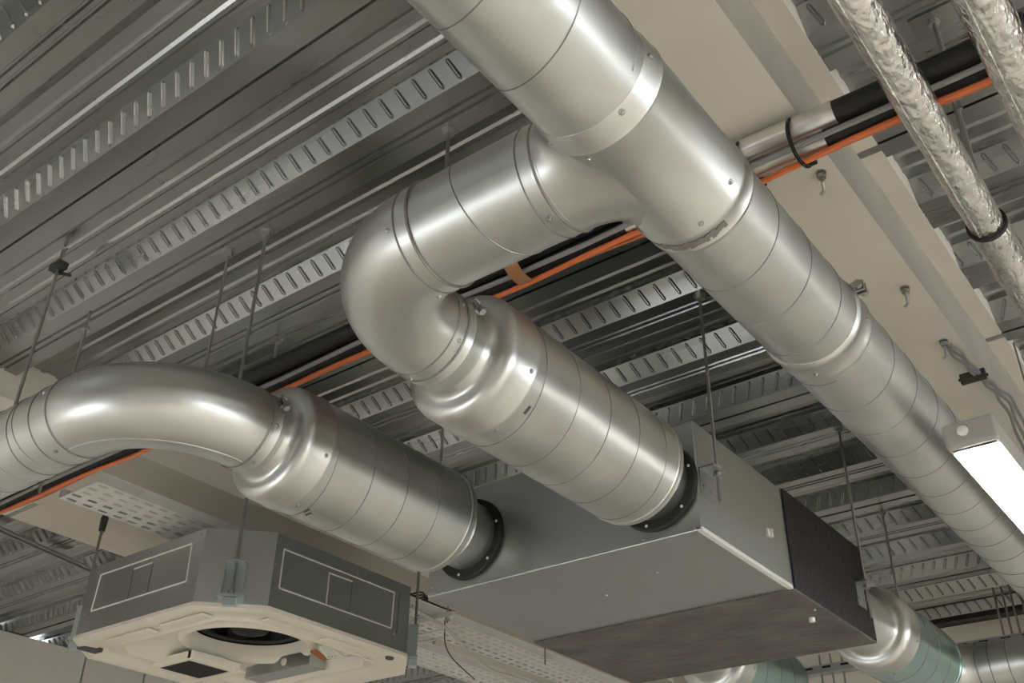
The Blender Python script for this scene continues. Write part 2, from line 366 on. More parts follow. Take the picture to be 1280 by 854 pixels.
# folded flange and rivets along the bottom edge
m=MB(); m.box((BX1-.012,BY0,BZ0-.0025),(BX1+.0022,BYM-.006,BZ0+.008)); m.build('edge_flange',M['tray'],vu,smooth=False)
def unit_bolt(c,d,r=.004):
    m=MB(); m.lathe(c,d,[(-.001,r),(.002,r),(.004,r*.6)],n=8); m.build('bolt',M['steel'],vu)
for c in ((BX1-.17,BY0,BZ0+.012),(BX0+.20,BY0,BZ0+.04),(BX0+.06,BY0,BZ0+.006),(BX0+.015,BY0,BZ0+.03),(BX1-.02,BY0,BZ0+.006)): unit_bolt(c,(0,-1,0))
for c in ((BX1-.01,2.3,BZ0-.002),(BX1-.01,2.48,BZ0-.002),(BX1-.25,2.42,BZ0),(BX0+.45,2.5,BZ0),(BX1-.02,2.95,BZ0-.006)): unit_bolt(c,(0,0,-1))
m=MB(); m.box((BX1,2.615,1.115),(BX1+.006,2.632,1.137)); m.box((BX1+.004,2.627,1.112),(BX1+.014,2.634,1.137)); m.build('cable_inlet',M['sensor'],vu)
m=MB(); m.lathe((BX1-.06,3.02,BZ0-.006),(0,0,-1),[(0,.010),(.012,.010)],n=10); m.build('drain_stub',M['tray'],vu)
for x in (X1,X2):
    m=MB(); m.lathe((x,0,ZC-.006),yd,[(2.201,.092),(2.2005,.118),(2.204,.1225),(2.216,.1235)],caps=False)
    f=m.build('spigot_gasket',M['rubber'],vu)
    for a in range(15,375,60):
        a=math.radians(a); m=MB(); m.lathe((x+.1105*math.sin(a),2.200,ZC-.006+.1105*math.cos(a)),(0,-1,0),[(-.001,.0042),(.001,.0042),(.0025,.002)],n=8); m.build('rivet',M['sensor'],f)
# hanging brackets
def unit_bracket(x,y,z,sx):
    m=MB(); m.box((x,y-.035,z-.075),(x+sx*.004,y+.035,z)); m.box((x,y-.035,z-.003),(x+sx*.045,y+.035,z+.002)); m.sweep([(x+sx*.004,y-.02,z-.05),(x+sx*.008,y-.02,z-.05)],.007,n=8); m.sweep([(x+sx*.004,y+.02,z-.05),(x+sx*.008,y+.02,z-.05)],.007,n=8)
    m.build('mounting_bracket',M['box'],vu)
RX=BX1+.030
unit_bracket(BX1,2.262,1.175,1); unit_bracket(BX1+.005,3.30,1.165,1); unit_bracket(BX0,2.262,1.175,-1); unit_bracket(BX0,3.30,1.165,-1)
G='threaded rods hanging the ventilation unit'
rod(RX,2.275,1.09,ZD,'threaded rod at the front right corner bracket of the grey ventilation unit',G,nuts=(1.165,1.185))
rod(RX,3.30,1.05,ZD,'threaded rod in front of the black side of the ventilation unit',G,nuts=(1.155,1.175))
rod(BX0-.03,2.275,1.10,ZD,'threaded rod at the front left of the ventilation unit, between the two silencers',G,nuts=(1.165,1.185))

# ------------------------------------------------------------------ duct hangers
G='threaded rods holding the round ducts'
def band(parent_t,c,axis,r):
    m=MB(); m.lathe(Vector(c)-Vector(axis)*.011,axis,[(0,r),(.0005,r+.0035),(.0215,r+.0035),(.022,r)],caps=False)
    return m.build('pipe_band',M['steel'],parent_t)
t=rod(X2+.0,1.322,ZC+R0,ZD,'short threaded rod above the right branch duct elbow, its top half in view',G)
t=rod(-1.88,1.322,ZC+R0,ZD,'taller threaded rod rising behind the left swept elbow, the right one of the pair',G)
t=rod(-2.035,1.32,ZC+.02,ZD,'thinner threaded rod just left of its taller twin behind the left swept elbow',G,r=.0042)
t=rod(-2.47,YL-.02,ZC+R0,ZD-.0,'threaded rod over the left duct, with a wedge clip on the deck',G)
m=MB(); m.box((-2.495,YL-.035,ZD-.02),(-2.445,YL-.005,ZD)); m.sweep([(-2.49,YL-.02,ZD-.02),(-2.45,YL+.01,ZD-.03)],.006,n=6); m.build('deck_wedge',M['purlin'],t)
t=rod(-2.52,YL+.13,ZC-.05,ZD-.06,'second threaded rod behind the left duct, right of the one with the wedge clip',G,r=.0045,plate=False,nuts=(1.62,))
t=rod(X2,4.13,ZC+R0,ZD,'distant threaded rod above the far teal silencer',G)
rod(-.60,3.78,ZC+R0,ZD,'threaded rod rising behind the far end of the large duct',G)
t=rod(-2.267,1.705,1.50,ZD,'short hanger stub under the deck above the orange cable at the left',None,r=.005)

# ------------------------------------------------------------------ service run crossing above the ducts
def run(x0,x1,y,z,r,dy=.0,sag=.0,n=40,kx=1):
    pts=[]
    for i in range(n+1):
        x=x0+(x1-x0)*i/n
        yy=y+dy*(-x-.35)/2.2
        pts.append((x,yy+.004*math.sin(x*5*kx+r*90),z+.003*math.sin(x*7*kx)-sag))
    return pts
g='insulated pipes crossing above the ducts'
t=tag(None or thing('insulated_pipe',(-1.5,1.62,1.585),'upper black foam insulated pipe crossing above the ducts beside the orange cable','pipe',g),None,None)
t.location=W((-1.5,1.62,1.585))
m=MB(); m.sweep(run(-5.8,2.5,1.568,1.512,.0235,.012),.0235,n=16); m.build('foam_sleeve',M['rubber'],t)
m=MB(); m.sweep(run(-.93,-.41,1.568,1.512,.0235,.012,n=12),.0250,n=16); m.build('painted_sheen',M['pipe_sheen'],t)  # silver sleeve paints the reflected sheen onto the pipe under the beam
t=thing('insulated_pipe',(-1.5,1.616,1.500),'lower black foam insulated pipe next to the orange cable above the ducts','pipe',g)
m=MB(); m.sweep(run(-5.8,2.5,1.617,1.500,.0235,.012),.0235,n=16); m.build('foam_sleeve',M['rubber'],t)
m=MB(); m.sweep(run(-.93,-.45,1.617,1.500,.0235,.012,n=14),.0250,n=16); m.build('painted_sheen',M['pipe_sheen'],t)  # same painted reflection on the lower pipe
m=MB(); m.sweep(run(-5.8,2.5,1.580,1.474,.006,.012),.0065,n=8); tag(m.build('cable',M['grey'],None),'thin grey cable lying along the black insulated pipes above the ducts','cable')
m=MB(); m.sweep(run(-5.8,2.5,1.615,1.464,.006,.012,n=80,kx=1.7),.0068,n=8); tag(m.build('cable',M['orange'],None),'orange cable crossing the room along the lower edge of the black insulated pipes','cable')
m=MB(); m.sweep(run(-5.8,2.5,1.636,1.476,.006,.012,n=80,kx=1.4),.0045,n=8); tag(m.build('cable',mat('dull_orange_sheath',(.62,.20,.09),.5),None),'duller orange cable running just behind the bright orange one','cable')
# ties
def tie(x,label,mtl=M['rubber']):
    y=1.595; pts=[]
    for i in range(28):
        a=2*PI*i/28; pts.append((x+.006*math.sin(a),y+.060*math.cos(a),1.497+.044*math.sin(a)))
    m=MB(); m.sweep(pts,.0045,n=6,closed=True); m.box((x-.008,y+.052,1.487),(x+.008,y+.070,1.503))
    tag(m.build('cable_tie',mtl,None),label,'tie')
tie(-.50,'black strap around the insulated pipes under the beam'); tie(-.615,'black strap on the pipes close against the large duct')
m=MB(); e_=[(1.592+.055*math.cos(2*PI*i/36),1.497+.043*math.sin(2*PI*i/36)) for i in range(36)]
m.add([(-1.235,y,z) for y,z in e_]+[(-1.195,y,z) for y,z in e_],[(i,(i+1)%36,(i+1)%36+36,i+36) for i in range(36)])
tag(m.build('tape_band',mat('brown_packing_tape',(.42,.20,.09),.35),None),'brown tape band round the pipes just below the right branch duct','tape')
tie(-.05,'black tie on the pipes between the two foil covered pipes')
# short deck hangers for the run
for (x,y,l) in ((-.203,1.675,'short threaded rod and plate holding the pipes between the two foil covered pipes'),):
    t=rod(x,y,1.48,ZD,l,None,r=.006)
    m=MB(); m.box((x-.045,y-.030,ZD-.006),(x+.045,y+.030,ZD-.002)); m.build('fixing_plate',M['deck'],t)
    m=MB(); m.box((x+.05,y-.05,ZD-.004),(x+.12,y-.02,ZD-.001)); m.build('punched_hole',M['dark'],t)
t=thing('threaded_rod',(-.24,1.9,1.5),'long bare rod slanting down behind the nearer foil covered pipe','rod')
m=MB(); m.sweep([(-.235,1.885,ZD),(-.238,1.90,1.45)],.0065,n=8); m.build('shank',M['rod'],t)

# ------------------------------------------------------------------ foil covered pipes
def wob(y,s): return .0007*math.sin(y*23+s)+.0006*math.sin(y*51+2*s)
def foilpipe(xc,z,r,label,y0,y1,sleeve=None):
    t=thing('foil_pipe',(xc,1.5,z),label,'pipe','foil covered pipes at the upper right')
    n=220; m=MB(); m.sweep([(xc,y0+(y1-y0)*i/n,z) for i in range(n+1)],[r+wob(y0+(y1-y0)*i/n,xc*9) for i in range(n+1)],n=40); m.build('foil_jacket',M['foil'],t)
    a=math.radians(-150)
    m=MB(); m.sweep([(xc+math.sin(a)*r,y0+(y1-y0)*i/n,z+math.cos(a)*r+wob(y0+(y1-y0)*i/n,3)) for i in range(n+1)],.0022,n=6); m.build('lap_seam',M['foil'],t)
    if sleeve:
        s0,s1,rs=sleeve; n=160; m=MB()
        m.sweep([(xc,s0+(s1-s0)*i/n,z) for i in range(n+1)],[rs+.003*math.sin(i*.9)*random.random()+random.uniform(-.0016,.0016) for i in range(n+1)],n=40); m.build('wrapped_foil_sleeve',M['foil'],t)
        m=MB(); m.lathe((xc,s0-.012,z),yd,[(0,r),(0,r+.006),(.010,r+.006),(.010,r)],caps=False,n=40); m.build('band',M['rubber'],t)
    return t
foilpipe(-.181*1.4,1.4,.0355,'foil covered pipe at the upper right with a black band and crumpled lower sleeve',-1.5,5.2,(1.965,5.2,.0385))
foilpipe(-.0617*1.4,1.4,.0395,'foil covered pipe in the top right corner, the one further right',-1.5,5.2)

# ------------------------------------------------------------------ batten light
def lamp(x0,x1,y0,y1,z,label,vis=True):
    t=thing('batten_light',((x0+x1)/2,y0,z),label,'light','linear batten lights')
    m=MB(); m.box((x0-.004,y0,z-.002),(x1+.004,y1,z+.055)); bev(m.build('housing',M['lampbody'],t,smooth=False),.008,3)
    m=MB(); m.box((x0,y0+.022,z-.007),(x1,y1-.022,z+.02)); bev(m.build('diffuser',M['diffuser'],t,smooth=False),.010,3)
    for (a,b) in ((y0-.004,y0+.026),(y1-.026,y1+.004)):
        m=MB(); m.box((x0-.006,a,z-.002),(x1+.006,b,z+.057)); bev(m.build('end_cap',M['lampbody'],t,smooth=False),.008,3)
    m=MB(); m.lathe(((x0+x1)/2-.012,y0-.006,z+.03),(0,-1,0),[(0,.012),(.004,.012),(.006,.008)],n=16); m.build('sensor_window',M['sensor'],t)
    for yy in (y0+.95,y1-.15):
        m=MB(); m.sweep([((x0+x1)/2,yy,z+.05),((x0+x1)/2,yy,ZD)],.003,n=6); m.build('suspension_wire',M['rod'],t)
    return t
L0=lamp(-.470,-.372,2.125,3.55,1.0,'glowing white batten light hanging beside the large duct at the right edge')
def duplamp(x,y,lab):
    r=L0.copy(); C.objects.link(r); r.location=W((x,y,1.0)); r['label']=lab
    for ch in list(L0.children):
        c=ch.copy(); C.objects.link(c); c.parent=r
rows={1.3:'first',3.4:'second',5.5:'third',7.6:'fourth'}; cols={-3.9:'nearest the front wall',-1.7:'second from the front wall',.5:'third from the front wall',2.7:'farthest from the front wall'}
fill_spots=[(x,y,'added batten light in the %s row right of the view, %s'%(rows[x],cols[y])) for x in rows for y in cols]
fill_spots+=[(-1.9,-3.4,'added batten light behind the viewer over the left half of the room'),(-4.6,-2.6,'added batten light near the left wall behind the viewer'),(-.4,-3.9,'added batten light directly behind the viewer')]
for (x,y,l) in fill_spots:  # extra battens out of view, added to light the room
    duplamp(x,y,l)

# cable bundle and fixings on the beam soffit
def hook(x,y,z,lab):
    m=MB(); m.sweep([(x,y,z),(x,y,z-.03),(x-.004,y+.012,z-.042),(x-.014,y+.018,z-.044)],.0042,n=8); m.lathe((x,y,z-.004),(0,0,1),[(0,.012),(.004,.012)],n=10); nut(m,(x,y,z-.012),r=.010,h=.010)
    tag(m.build('ceiling_hook',M['steel'],None),lab,'hook','small fixings on the painted beam')
hook(-.520,1.770,ZS1,'small metal fixing on the painted beam, nearest the orange cable')
hook(-.525,2.31,ZS1,'small metal fixing on the painted beam, midway along it')
hook(-.528,2.62,ZS1,'small metal fixing on the painted beam where the lamp cables start')
m=MB()
for k in range(3):
    o=.010*k
    pts=[(-.528+o,2.62,ZS1-.02),(-.515+o,2.70,ZS1-.03),(-.500+o*.6,2.81,ZS1-.035),(-.488+o,2.90,ZS1-.04),(-.478+o*1.5,2.98,ZS1-.07),(-.468+o,3.02,ZS1-.18),(-.455+o,2.9,1.2),(-.435+o*.5,2.55,1.08),(-.43,2.40,1.055)]
    # smooth
    q=[Vector(p) for p in pts]; out=[]
    for i in range(len(q)-1):
        p0,p1,p2,p3=q[max(i-1,0)],q[i],q[i+1],q[min(i+2,len(q)-1)]
        for s_ in range(8):
            t_=s_/8; out.append(.5*((2*p1)+(-p0+p2)*t_+(2*p0-5*p1+4*p2-p3)*t_**2+(-p0+3*p1-3*p2+p3)*t_**3))
    m.sweep([(p.x+.003*math.sin(j*.8+k*2),p.y,p.z) for j,p in enumerate(out)],.0045,n=7)
tag(m.build('cable_bundle',M['grey'],None),'bundle of thin dark cables looping from the painted beam to the batten light','cable')
m=MB(); m.box((-.545,2.795,ZS1-.05),(-.475,2.810,ZS1-.02)); m.sweep([(-.55,2.80,ZS1-.035),(-.47,2.805,ZS1-.04)],.005,n=6)
tag(m.build('cable_clip',M['purlin'],None),'dark clip holding the lamp cables to the painted beam','clip')

# ------------------------------------------------------------------ ceiling cassette
CX0,CX1,CY0,CY1,CZ0,CZ1,CH=-3.806,-2.761,2.04,3.09,1.1,1.376,.176
ca=thing('ceiling_cassette',((CX0+CX1)/2,(CY0+CY1)/2,CZ0),'square ceiling cassette without its grille, cream underside and round fan opening','air conditioner')
def octo(x0,x1,y0,y1,c): return [(x0+c,y0),(x1-c,y0),(x1,y0+c),(x1,y1-c),(x1-c,y1),(x0+c,y1),(x0,y1-c),(x0,y0+c)]
def prism(mb,poly,z0,z1,capb=True,capt=True):
    k=len(poly); fs=[(i,(i+1)%k,(i+1)%k+k,i+k) for i in range(k)]
    if capb: fs.append(tuple(range(k))[::-1])
    if capt: fs.append(tuple(range(k,2*k)))
    return mb.add([(x,y,z0) for x,y in poly]+[(x,y,z1) for x,y in poly],fs)
O=octo(CX0,CX1,CY0,CY1,CH)
m=MB(); prism(m,O,CZ0+.004,CZ1,capb=False); m.build('casing',M['cass'],ca,smooth=False)
# corner sheet with small lap: same metal, brighter light put into its colour
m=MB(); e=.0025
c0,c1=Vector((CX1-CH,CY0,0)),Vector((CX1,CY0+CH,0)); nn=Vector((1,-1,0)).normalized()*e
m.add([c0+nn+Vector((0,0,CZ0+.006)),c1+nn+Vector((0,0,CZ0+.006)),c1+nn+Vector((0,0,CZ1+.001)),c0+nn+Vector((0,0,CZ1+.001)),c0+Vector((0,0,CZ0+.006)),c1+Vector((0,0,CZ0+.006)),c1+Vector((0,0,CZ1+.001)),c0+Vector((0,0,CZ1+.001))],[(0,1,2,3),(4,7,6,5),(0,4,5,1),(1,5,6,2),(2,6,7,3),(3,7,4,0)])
m.build('corner_panel',mat('painted_light_corner',(.62,.65,.65),.42,.9,var=.1,vscale=5),ca,smooth=False)
def ridge(a,b,r=.0035): return MB().sweep([a,b],r,n=6)
def panel_ridges(fn,rects,name='embossed_frame'):
    m=MB()
    for pts,closed in rects:
        q=[fn(*p) for p in pts]
        for i in range(len(q)-(0 if closed else 1)): m.sweep([q[i],q[(i+1)%len(q)]],.0034,n=6)
    m.build(name,M['tray'],ca)
xf=lambda y,z:(CX1,y,z); yf=lambda x,z:(x,CY0,z)
panel_ridges(xf,[([(2.252,1.327),(2.253,1.186),(2.819,1.188),(2.822,1.329)],True),([(2.477,1.19),(2.475,1.306),(2.593,1.308)],False)])
panel_ridges(yf,[([(-3.56,1.194),(-2.998,1.196),(-3.005,1.335),(-3.552,1.333)],True),([(-3.336,1.311),(-3.222,1.312)],False)])
m=MB()
for (a,b) in (((2.593,1.19),(2.594,1.306)),): m.box((CX1,a[0]-.001,a[1]),(CX1+.001,a[0]+.001,b[1]))
for x in (-3.337,-3.221): m.box((x-.001,CY0-.001,1.196),(x+.001,CY0,1.31))
m.box((CX1,2.85,1.175),(CX1+.001,2.853,1.335))
m.build('panel_groove',M['seam'],ca,smooth=False)
for c,d in (((CX1,2.24,1.183),xd),((CX1,2.37,1.345),xd),((CX1,2.62,1.345),xd),((CX1,2.84,1.325),xd),((CX1,2.84,1.17),xd),((-2.985,CY0,1.19),(0,-1,0)),((-3.5,CY0,1.35),(0,-1,0)),((-3.25,CY0,1.355),(0,-1,0)),((-3.60,CY0,1.19),(0,-1,0)),((-2.96,CY0,1.36),(0,-1,0))):
    screw(ca,c,d,.0045)
# cream polystyrene underside: stepped rim around a recess, built ring by ring
def oring(i0,z): 
    return [(x,y,z) for x,y in octo(CX0+i0,CX1-i0,CY0+i0,CY1-i0,max(.03,CH-i0*.55))]
loops=[oring(-.004,CZ0+.012),oring(-.006,CZ0-.002),oring(.02,CZ0-.006),oring(.06,CZ0-.002),oring(.075,CZ0+.012),oring(.145,CZ0+.016),oring(.16,CZ0+.004),oring(.215,CZ0+.046)]
m=MB(); vs=[p for l in loops for p in l]; k=8
fs=[(i*k+(j+1)%k,i*k+j,(i+1)*k+j,(i+1)*k+(j+1)%k) for i in range(len(loops)-1) for j in range(k)]
# bridge last octagon loop to the circular bell mouth
cc=Vector((-3.285,2.565)); RB=.262; nb=64
base=len(vs)
for j in range(nb):
    a=2*PI*j/nb; vs.append((cc.x+RB*math.cos(a),cc.y+RB*math.sin(a),CZ0+.060))
lastv=[Vector(vs[(len(loops)-1)*k+j][:2]) for j in range(k)]
near=[min(range(k),key=lambda q:(lastv[q]-Vector(vs[base+j][:2])).length) for j in range(nb)]
for j in range(nb):
    j2=(j+1)%nb; a,b=near[j],near[j2]; L=(len(loops)-1)*k
    fs.append((base+j,base+j2,L+a) if a==b else (base+j,base+j2,L+b,L+a))
m.add(vs,fs); m.build('drain_pan',M['cream'],ca,sharp=50)
m=MB(); m.lathe((cc.x,cc.y,CZ0),(0,0,1),[(.062,.266),(.052,.262),(.044,.254),(.042,.246),(.048,.238),(.066,.231),(.11,.224)],caps=False,n=96); m.build('bell_mouth',M['cream'],ca)
m=MB(); m.lathe((cc.x,cc.y,CZ0),(0,0,1),[(.07,.262),(.26,.262)],caps=False,n=48); m.lathe((cc.x,cc.y,CZ0+.24),(0,0,1),[(0,.26),(.002,.26)],n=48); m.build('fan_chamber',M['dark'],ca)
m=MB(); m.lathe((cc.x,cc.y,CZ0+.09),(0,0,1),[(0,.02),(.01,.07),(.10,.11),(.16,.2),(.165,.2)],n=32)
for j in range(7):
    a=2*PI*j/7; d=Vector((math.cos(a),math.sin(a),0)); t_=Vector((-d.y,d.x,0))
    pts=[]
    for q in range(5):
        w=(q/4-.5); pts.append(Vector((cc.x,cc.y,CZ0+.115))+d*(.185+.02*abs(w))+t_*w*.09)
    m.add([p+Vector((0,0,0)) for p in pts]+[p+Vector((0,0,.12)) for p in pts]+[p+d*.004 for p in pts]+[p+d*.004+Vector((0,0,.12)) for p in pts],
      [(i,i+1,i+6,i+5) for i in range(4)]+[(i+11,i+10,i+15,i+16) for i in range(4)]+[(i,i+10,i+11,i+1) for i in range(4)])
m.lathe((cc.x,cc.y,CZ0+.113),(0,0,1),[(0,.214),(0,.18),(.006,.18),(.006,.214),(0,.214)],caps=False,n=48)
m.build('fan_wheel',M['insul'],ca)
# air outlet slots along the sides of the pan, as sunk dark troughs with cream lips
for a_,b_ in (((-3.56,CY0+.085,CZ0+.003),(-3.31,CY0+.135,CZ0+.012)),((-3.24,CY0+.085,CZ0+.003),(-3.0,CY0+.135,CZ0+.012)),((CX1-.135,2.30,CZ0+.003),(CX1-.085,2.52,CZ0+.012)),((CX1-.135,2.58,CZ0+.003),(CX1-.085,2.84,CZ0+.012))):
    m=MB(); m.box(a_,b_); bev(m.build('outlet_lip',M['cream'],ca,smooth=False),.004)
m=MB(); m.box((CX0+.10,CY0+.06,CZ0-.010),(CX0+.15,CY0+.14,CZ0+.004)); m.build('drain_plug',M['purlin'],ca)
m=MB(); m.lathe((CX1-.045,2.87,CZ0-.004),(0,0,-1),[(0,.018),(.008,.016)],n=12); m.build('drain_plug',M['purlin'],ca)
cb=MB(); cb.box((-3.56,2.79,1.105),(-3.17,2.88,1.165)); cbo=bev(cb.build('control_box',M['cass'],ca,smooth=False),.003)
m=MB(); m.lathe((-3.32,2.788,1.138),(0,-1,0),[(0,.016),(.004,.014),(.006,.008)],n=16); m.build('label_disc',M['cream'],cbo)
m=MB(); m.box((-3.69,2.46,CZ0-.002),(-3.48,2.66,CZ0+.03)); m.build('cable_recess',M['dark'],ca,smooth=False)
m=MB(); m.box((-3.71,2.44,CZ0-.006),(-3.46,2.46,CZ0+.03)); m.box((-3.485,2.44,CZ0-.008),(-3.455,2.68,CZ0+.03)); m.box((-3.73,2.66,CZ0-.010),(-3.44,2.70,CZ0+.0)); bev(m.build('recess_rim',M['cream'],ca,smooth=False),.004)
m=MB()
for k in range(5):
    m.sweep([(-3.02+.01*k,2.70,CZ0+.03),(-3.0+.012*k,2.73+.01*k,CZ0-.01),(-2.97+.01*k,2.78,CZ0+.0),(-2.93,2.82+.02*k,CZ0+.006)],.004,n=6)
m.build('loose_wires',M['white'],ca)
m=MB()
for k in range(3): m.sweep([(-3.09+.012*k,2.72,CZ0+.03),(-3.06+.01*k,2.76,CZ0+.002),(-3.03,2.81,CZ0+.02)],.006,n=6)
m.build('dark_wires',M['copper'],ca)
# hanging brackets and their rods
def cass_bracket(cx,cy,dx,dy,label,top,g='threaded rods hanging the ceiling cassette'):
    n_=Vector((dx,dy,0)).normalized(); t_=Vector((-n_.y,n_.x,0)); Rm=Matrix((t_,n_,Vector((0,0,1)))).transposed(); c=Vector((cx,cy,0))
    m=MB(); m.obox(c+n_*.004+Vector((0,0,1.19)),(.034,.003,.062),Rm)
    for s_ in (-1,1): m.obox(c+n_*.022+t_*s_*.034+Vector((0,0,1.19)),(.002,.020,.062),Rm)
    m.obox(c+n_*.024+Vector((0,0,1.128)),(.044,.024,.005),Rm); m.obox(c+n_*.024+Vector((0,0,1.252)),(.034,.022,.003),Rm); m.obox(c+n_*.030+Vector((0,0,1.108)),(.022,.016,.012),Rm)
    m.build('mounting_bracket',M['film'],ca)
    p=c+n_*.032
    return rod(p.x,p.y,1.13,top,label,g,r=.0062,nuts=(1.142,1.26))
cass_bracket(CX1-CH/2,CY0+CH/2,1,-1,'bright threaded rod in the pale bracket on the front corner of the ceiling cassette',ZD)
t=cass_bracket(CX0+CH/2,CY0+CH/2,-1,-1,'threaded rod at the left corner of the ceiling cassette, under a dark wedge anchor',ZS)
p=t.location
m=MB(); lx,ly=CX0+CH/2-.0226,CY0+CH/2-.0226; m.sweep([(lx,ly,ZS-.075),(lx,ly,ZS-.02),(lx,ly,ZS)],[.013,.016,.006],n=8); m.sweep([(lx-.012,ly+.01,ZS-.05),(lx-.035,ly+.02,ZS-.085)],.006,n=6); m.build('wedge_anchor',M['purlin'],t)
cass_bracket(CX1-CH/2,CY1-CH/2,1,1,'threaded rod at the right corner of the cassette, beside the cable trays',ZD)

# ------------------------------------------------------------------ cable trays
def tray(x0,x1,y0,y1,z,label,lip=.035):
    m=MB(); nx=5; px=(x1-x0)/nx; py=.062
    y=y0; j=0
    while y<y1:
        for i in range(nx):
            a,b=x0+i*px,x0+(i+1)*px; c,d=y,y+py
            off=.0 if i%2 else .020
            h0,h1=c+.008+off*.5,c+.042+off*.5; w0,w1=a+px*.32,b-px*.32
            m.add([(a,c,z),(b,c,z),(b,d,z),(a,d,z),(w0,h0,z),(w1,h0,z),(w1,h1,z),(w0,h1,z)],[(0,4,5,1),(1,5,6,2),(2,6,7,3),(3,7,4,0)])
        y+=py
    t=thing('cable_tray',((x0+x1)/2,(y0+y1)/2,z),label,'cable tray','perforated cable trays')
    m.build('perforated_base',M['tray'],t,smooth=False)
    for x in (x0,x1):
        m=MB(); m.box((x-.001,y0,z),(x+.001,y,z+lip)); m.box((x-.004 if x==x0 else x-.008,y0,z+lip),(x+.008 if x==x0 else x+.004,y,z+lip+.002)); m.build('side_flange',M['tray'],t,smooth=False)
    return t
tray(-3.30,-3.065,1.67,6.6,1.45,'perforated metal cable tray nearer the ventilation unit, running away past its left side')
tray(-3.70,-3.47,3.55,6.6,1.45,'second perforated cable tray, the lower one beside the ceiling cassette')
t=thing('trapeze_bracket',(-3.4,3.42,1.42),'slotted metal trapeze bracket carrying the two cable trays beside the cassette','bracket')
m=MB(); m.box((-3.80,3.40,1.425),(-2.96,3.43,1.446)); m.build('cross_channel',M['tray'],t,smooth=False)
m=MB(); m.box((-3.19,3.395,1.31),(-3.172,3.42,1.50))
m.build('slotted_upright',M['tray'],t,smooth=False)
m=MB()
for z_ in (1.335,1.375,1.415,1.455,1.485): m.box((-3.172,3.401,z_-.008),(-3.1705,3.414,z_+.010))
m.build('slot',M['dark'],t,smooth=False)
m=MB(); m.box((-3.17,3.40,1.37),(-3.02,3.425,1.375)); m.box((-3.17,3.39,1.33),(-3.04,3.40,1.335)); m.build('cantilever_arm',M['tray'],t,smooth=False)
g='rods holding the cable trays'
rod(-3.0,3.415,1.40,ZD,'thin rod rising from the tray bracket towards the left silencer',g,r=.0045,nuts=(1.42,))
rod(-3.78,3.415,1.40,ZS,'thin rod at the outer end of the tray bracket behind the cassette',g,r=.0045,nuts=(1.42,))
rod(-3.03,4.2,1.40,ZD,'thin rod further along the cable trays',g,r=.0045); rod(-3.78,4.2,1.40,ZS,'thin rod at the outer side, further along the lower cable tray',g,r=.0045)
t=thing('cable_coil',(-3.18,3.40,1.5),'small coil of dark cable left on top of the tray end','cable')
m=MB()
for k in range(5):
    r_=.042+.005*k; m.sweep([(-3.18+r_*math.cos(a*PI/12),3.39+r_*math.sin(a*PI/12),1.515+.008*k+.006*math.sin(a+k)) for a in range(24)],.004,n=6,closed=True)
m.sweep([(-3.14,3.40,1.53),(-3.08,3.46,1.50),(-3.05,3.52,1.49)],.004,n=6); m.build('coil',M['purlin'],t)
def spline(pts,n=10):
    q=[Vector(p) for p in pts]; out=[]
    for i in range(len(q)-1):
        p0,p1,p2,p3=q[max(i-1,0)],q[i],q[i+1],q[min(i+2,len(q)-1)]
        for s_ in range(n):
            t_=s_/n; out.append(.5*((2*p1)+(-p0+p2)*t_+(2*p0-5*p1+4*p2-p3)*t_**2+(-p0+3*p1-3*p2+p3)*t_**3))
    out.append(q[-1]); return out
m=MB(); m.sweep(spline([(-3.15,3.38,1.48),(-3.05,3.24,1.435),(-3.10,3.53,1.42),(-3.24,3.84,1.42),(-3.36,4.16,1.42),(-3.38,4.42,1.43),(-3.38,4.9,1.44)]),.0085,n=8)
tag(m.build('cable',M['white'],None),'thick pale cable drooping under the perforated cable tray','cable')
m=MB(); m.sweep(spline([(-3.09,3.50,1.45),(-3.10,3.52,1.36),(-3.14,3.60,1.33),(-3.25,3.8,1.34),(-3.4,4.1,1.36)]),.003,n=6)
tag(m.build('cable',M['purlin'],None),'thin dark wire looping between the two cable trays','cable')

# ------------------------------------------------------------------ far side of the unit
def inlet(t,x):
    m=MB(); m.lathe((x,0,ZC),yd,[(3.395,R0),(3.68,R0)],caps=False); m.build('inlet_neck',M['duct'],t)
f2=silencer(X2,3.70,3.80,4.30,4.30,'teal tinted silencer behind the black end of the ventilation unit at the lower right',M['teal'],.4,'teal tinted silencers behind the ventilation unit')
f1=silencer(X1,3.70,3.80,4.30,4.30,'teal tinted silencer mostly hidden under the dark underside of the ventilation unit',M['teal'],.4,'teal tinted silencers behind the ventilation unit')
inlet(f2,X2); inlet(f1,X1)
def far_duct(x,label):
    t=thing('duct_elbow',(x,4.4,ZC),label,'duct'); 
    Rr=.17; pts=[(x,4.305,ZC)]+[(x+Rr-Rr*math.cos(a*PI/40),4.33+Rr*math.sin(a*PI/40),ZC) for a in range(21)]
    m=MB(); m.sweep(pts,R0+.001,n=56,caps=False,up=(0,0,1)); m.ring((x+Rr,4.50,ZC),xd,R0+.002,.003); m.build('elbow',M['duct2'],t)
    m=MB(); e_=XM-.10 if x==X2 else X2-.13
    m.lathe((0,4.50,ZC),(1,0,0),[(x+Rr,R0),(e_,R0)]); m.ring((x+Rr+.05,4.5,ZC),xd,R0,.0025); m.ring((x+Rr+.12,4.5,ZC),xd,R0,.0025); m.build('duct_section',M['duct'],t)
far_duct(X2,'galvanised duct elbow after the far teal silencer at the bottom right corner')
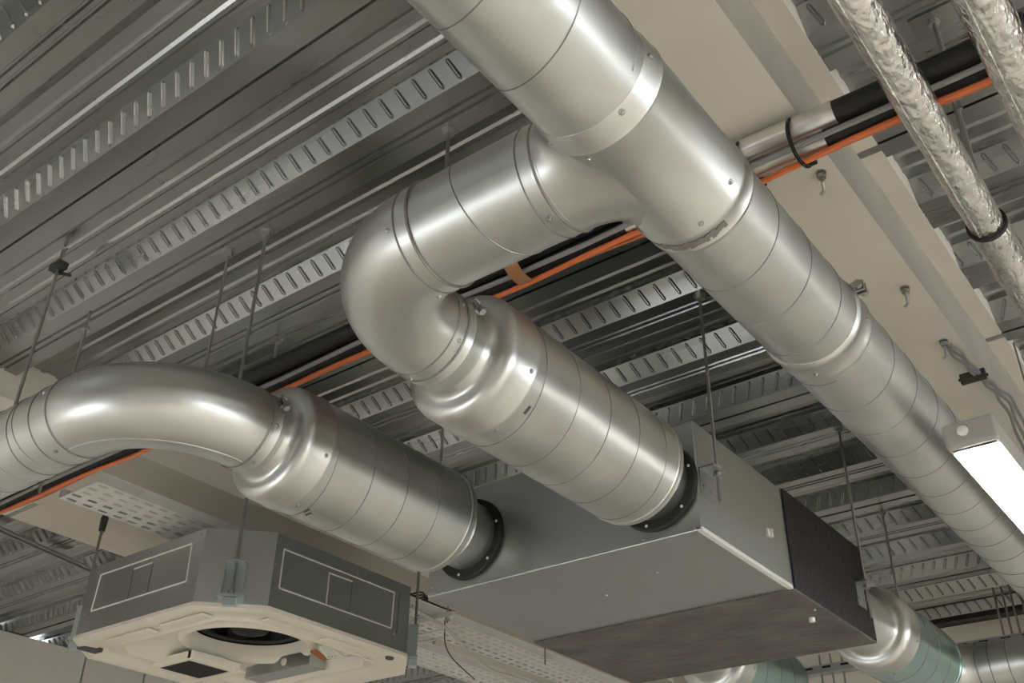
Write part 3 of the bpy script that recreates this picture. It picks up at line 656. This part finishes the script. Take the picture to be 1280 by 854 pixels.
# perforated channel across the far end with its rods
t=thing('perforated_channel',(-1.5,5.35,1.5),'long perforated metal channel hung across the far end of the room','channel')
m=MB(); m.box((-4.5,5.33,1.462),(1.5,5.334,1.502)); m.box((-4.5,5.334,1.462),(1.5,5.40,1.465)); m.box((-4.5,5.334,1.499),(1.5,5.40,1.502)); m.build('web',M['cass'],t,smooth=False)
m=MB(); x=-4.45
while x<1.4: m.box((x,5.3285,1.483),(x+.045,5.3305,1.494)); x+=.10
m.build('slots',M['dark'],t,smooth=False)
g='rods on the far perforated channel'
for i,x in enumerate((-1.137,-1.105,-1.062,-1.025,-.985,-.95)):
    rod(x,5.36+.03*(i%2),1.44,1.74,'one of the thin dark rods bunched above the far channel at the right edge',g,r=.006,plate=False)
for i,x in enumerate((-2.07,-2.01,-1.95)):
    rod(x,5.36,1.38,1.56,'one of three short dark rods through the far channel beneath the ventilation unit',g,r=.006,plate=False)
# flat rail on the deck at the left
m=MB(); a,b=Vector((-4.30,1.48,1.71)),Vector((-4.70,3.25,1.71)); d=(b-a).normalized(); n_=Vector((-d.y,d.x,0))
for o in (-.018,.018): m.sweep([a+n_*o,b+n_*o],.007,n=6)
m.obox((a+b)/2+Vector((0,0,.008)),(.015,(b-a).length/2,.003),Matrix((n_,d,Vector((0,0,1)))).transposed())
tag(m.build('deck_rail',M['cass'],None),'narrow metal rail fixed slantwise under the deck at the left edge','rail')
g='rods hanging near the left wall'
for (x,y,l) in ((-5.35,3.10,'thin dark rod hanging in front of the left wall, nearer the left edge'),(-5.25,3.42,'thin dark rod hanging in front of the left wall, nearer the cassette')):
    rod(x,y,1.0,ZD,l,g,r=.006)

# ------------------------------------------------------------------ camera, world
cam=bpy.data.cameras.new('camera'); co=bpy.data.objects.new('camera',cam); C.objects.link(co); bpy.context.scene.camera=co
f=1286.255; pt,yw,rl=5.67695152e-01,6.62211052e-01,1.78166957e-02
cp,sp_=math.cos(pt),math.sin(pt)
F=Vector((-math.sin(yw)*cp,math.cos(yw)*cp,sp_)); rt=Vector((math.cos(yw),math.sin(yw),0)); up=rt.cross(F)
c_,s_=math.cos(rl),math.sin(rl); r2=c_*rt+s_*up; u2=-s_*rt+c_*up
Mx=Matrix((r2,u2,-F)).transposed().to_4x4(); Mx.translation=Vector((0,0,EYE)); co.matrix_world=Mx
cam.sensor_width=36; cam.sensor_fit='HORIZONTAL'; cam.lens=f*36/1280; cam.clip_start=.02
w=bpy.data.worlds.new('world'); bpy.context.scene.world=w; w.use_nodes=True
bg=w.node_tree.nodes['Background']; bg.inputs[0].default_value=(.93,.97,1,1); bg.inputs[1].default_value=6
sc=bpy.context.scene
sc.view_settings.view_transform='Standard'; sc.view_settings.look='None'; sc.view_settings.exposure=0.12; sc.view_settings.gamma=1; sc.view_settings.use_curve_mapping=False
for o in bpy.data.objects:
    if '_o' in o: del o['_o']
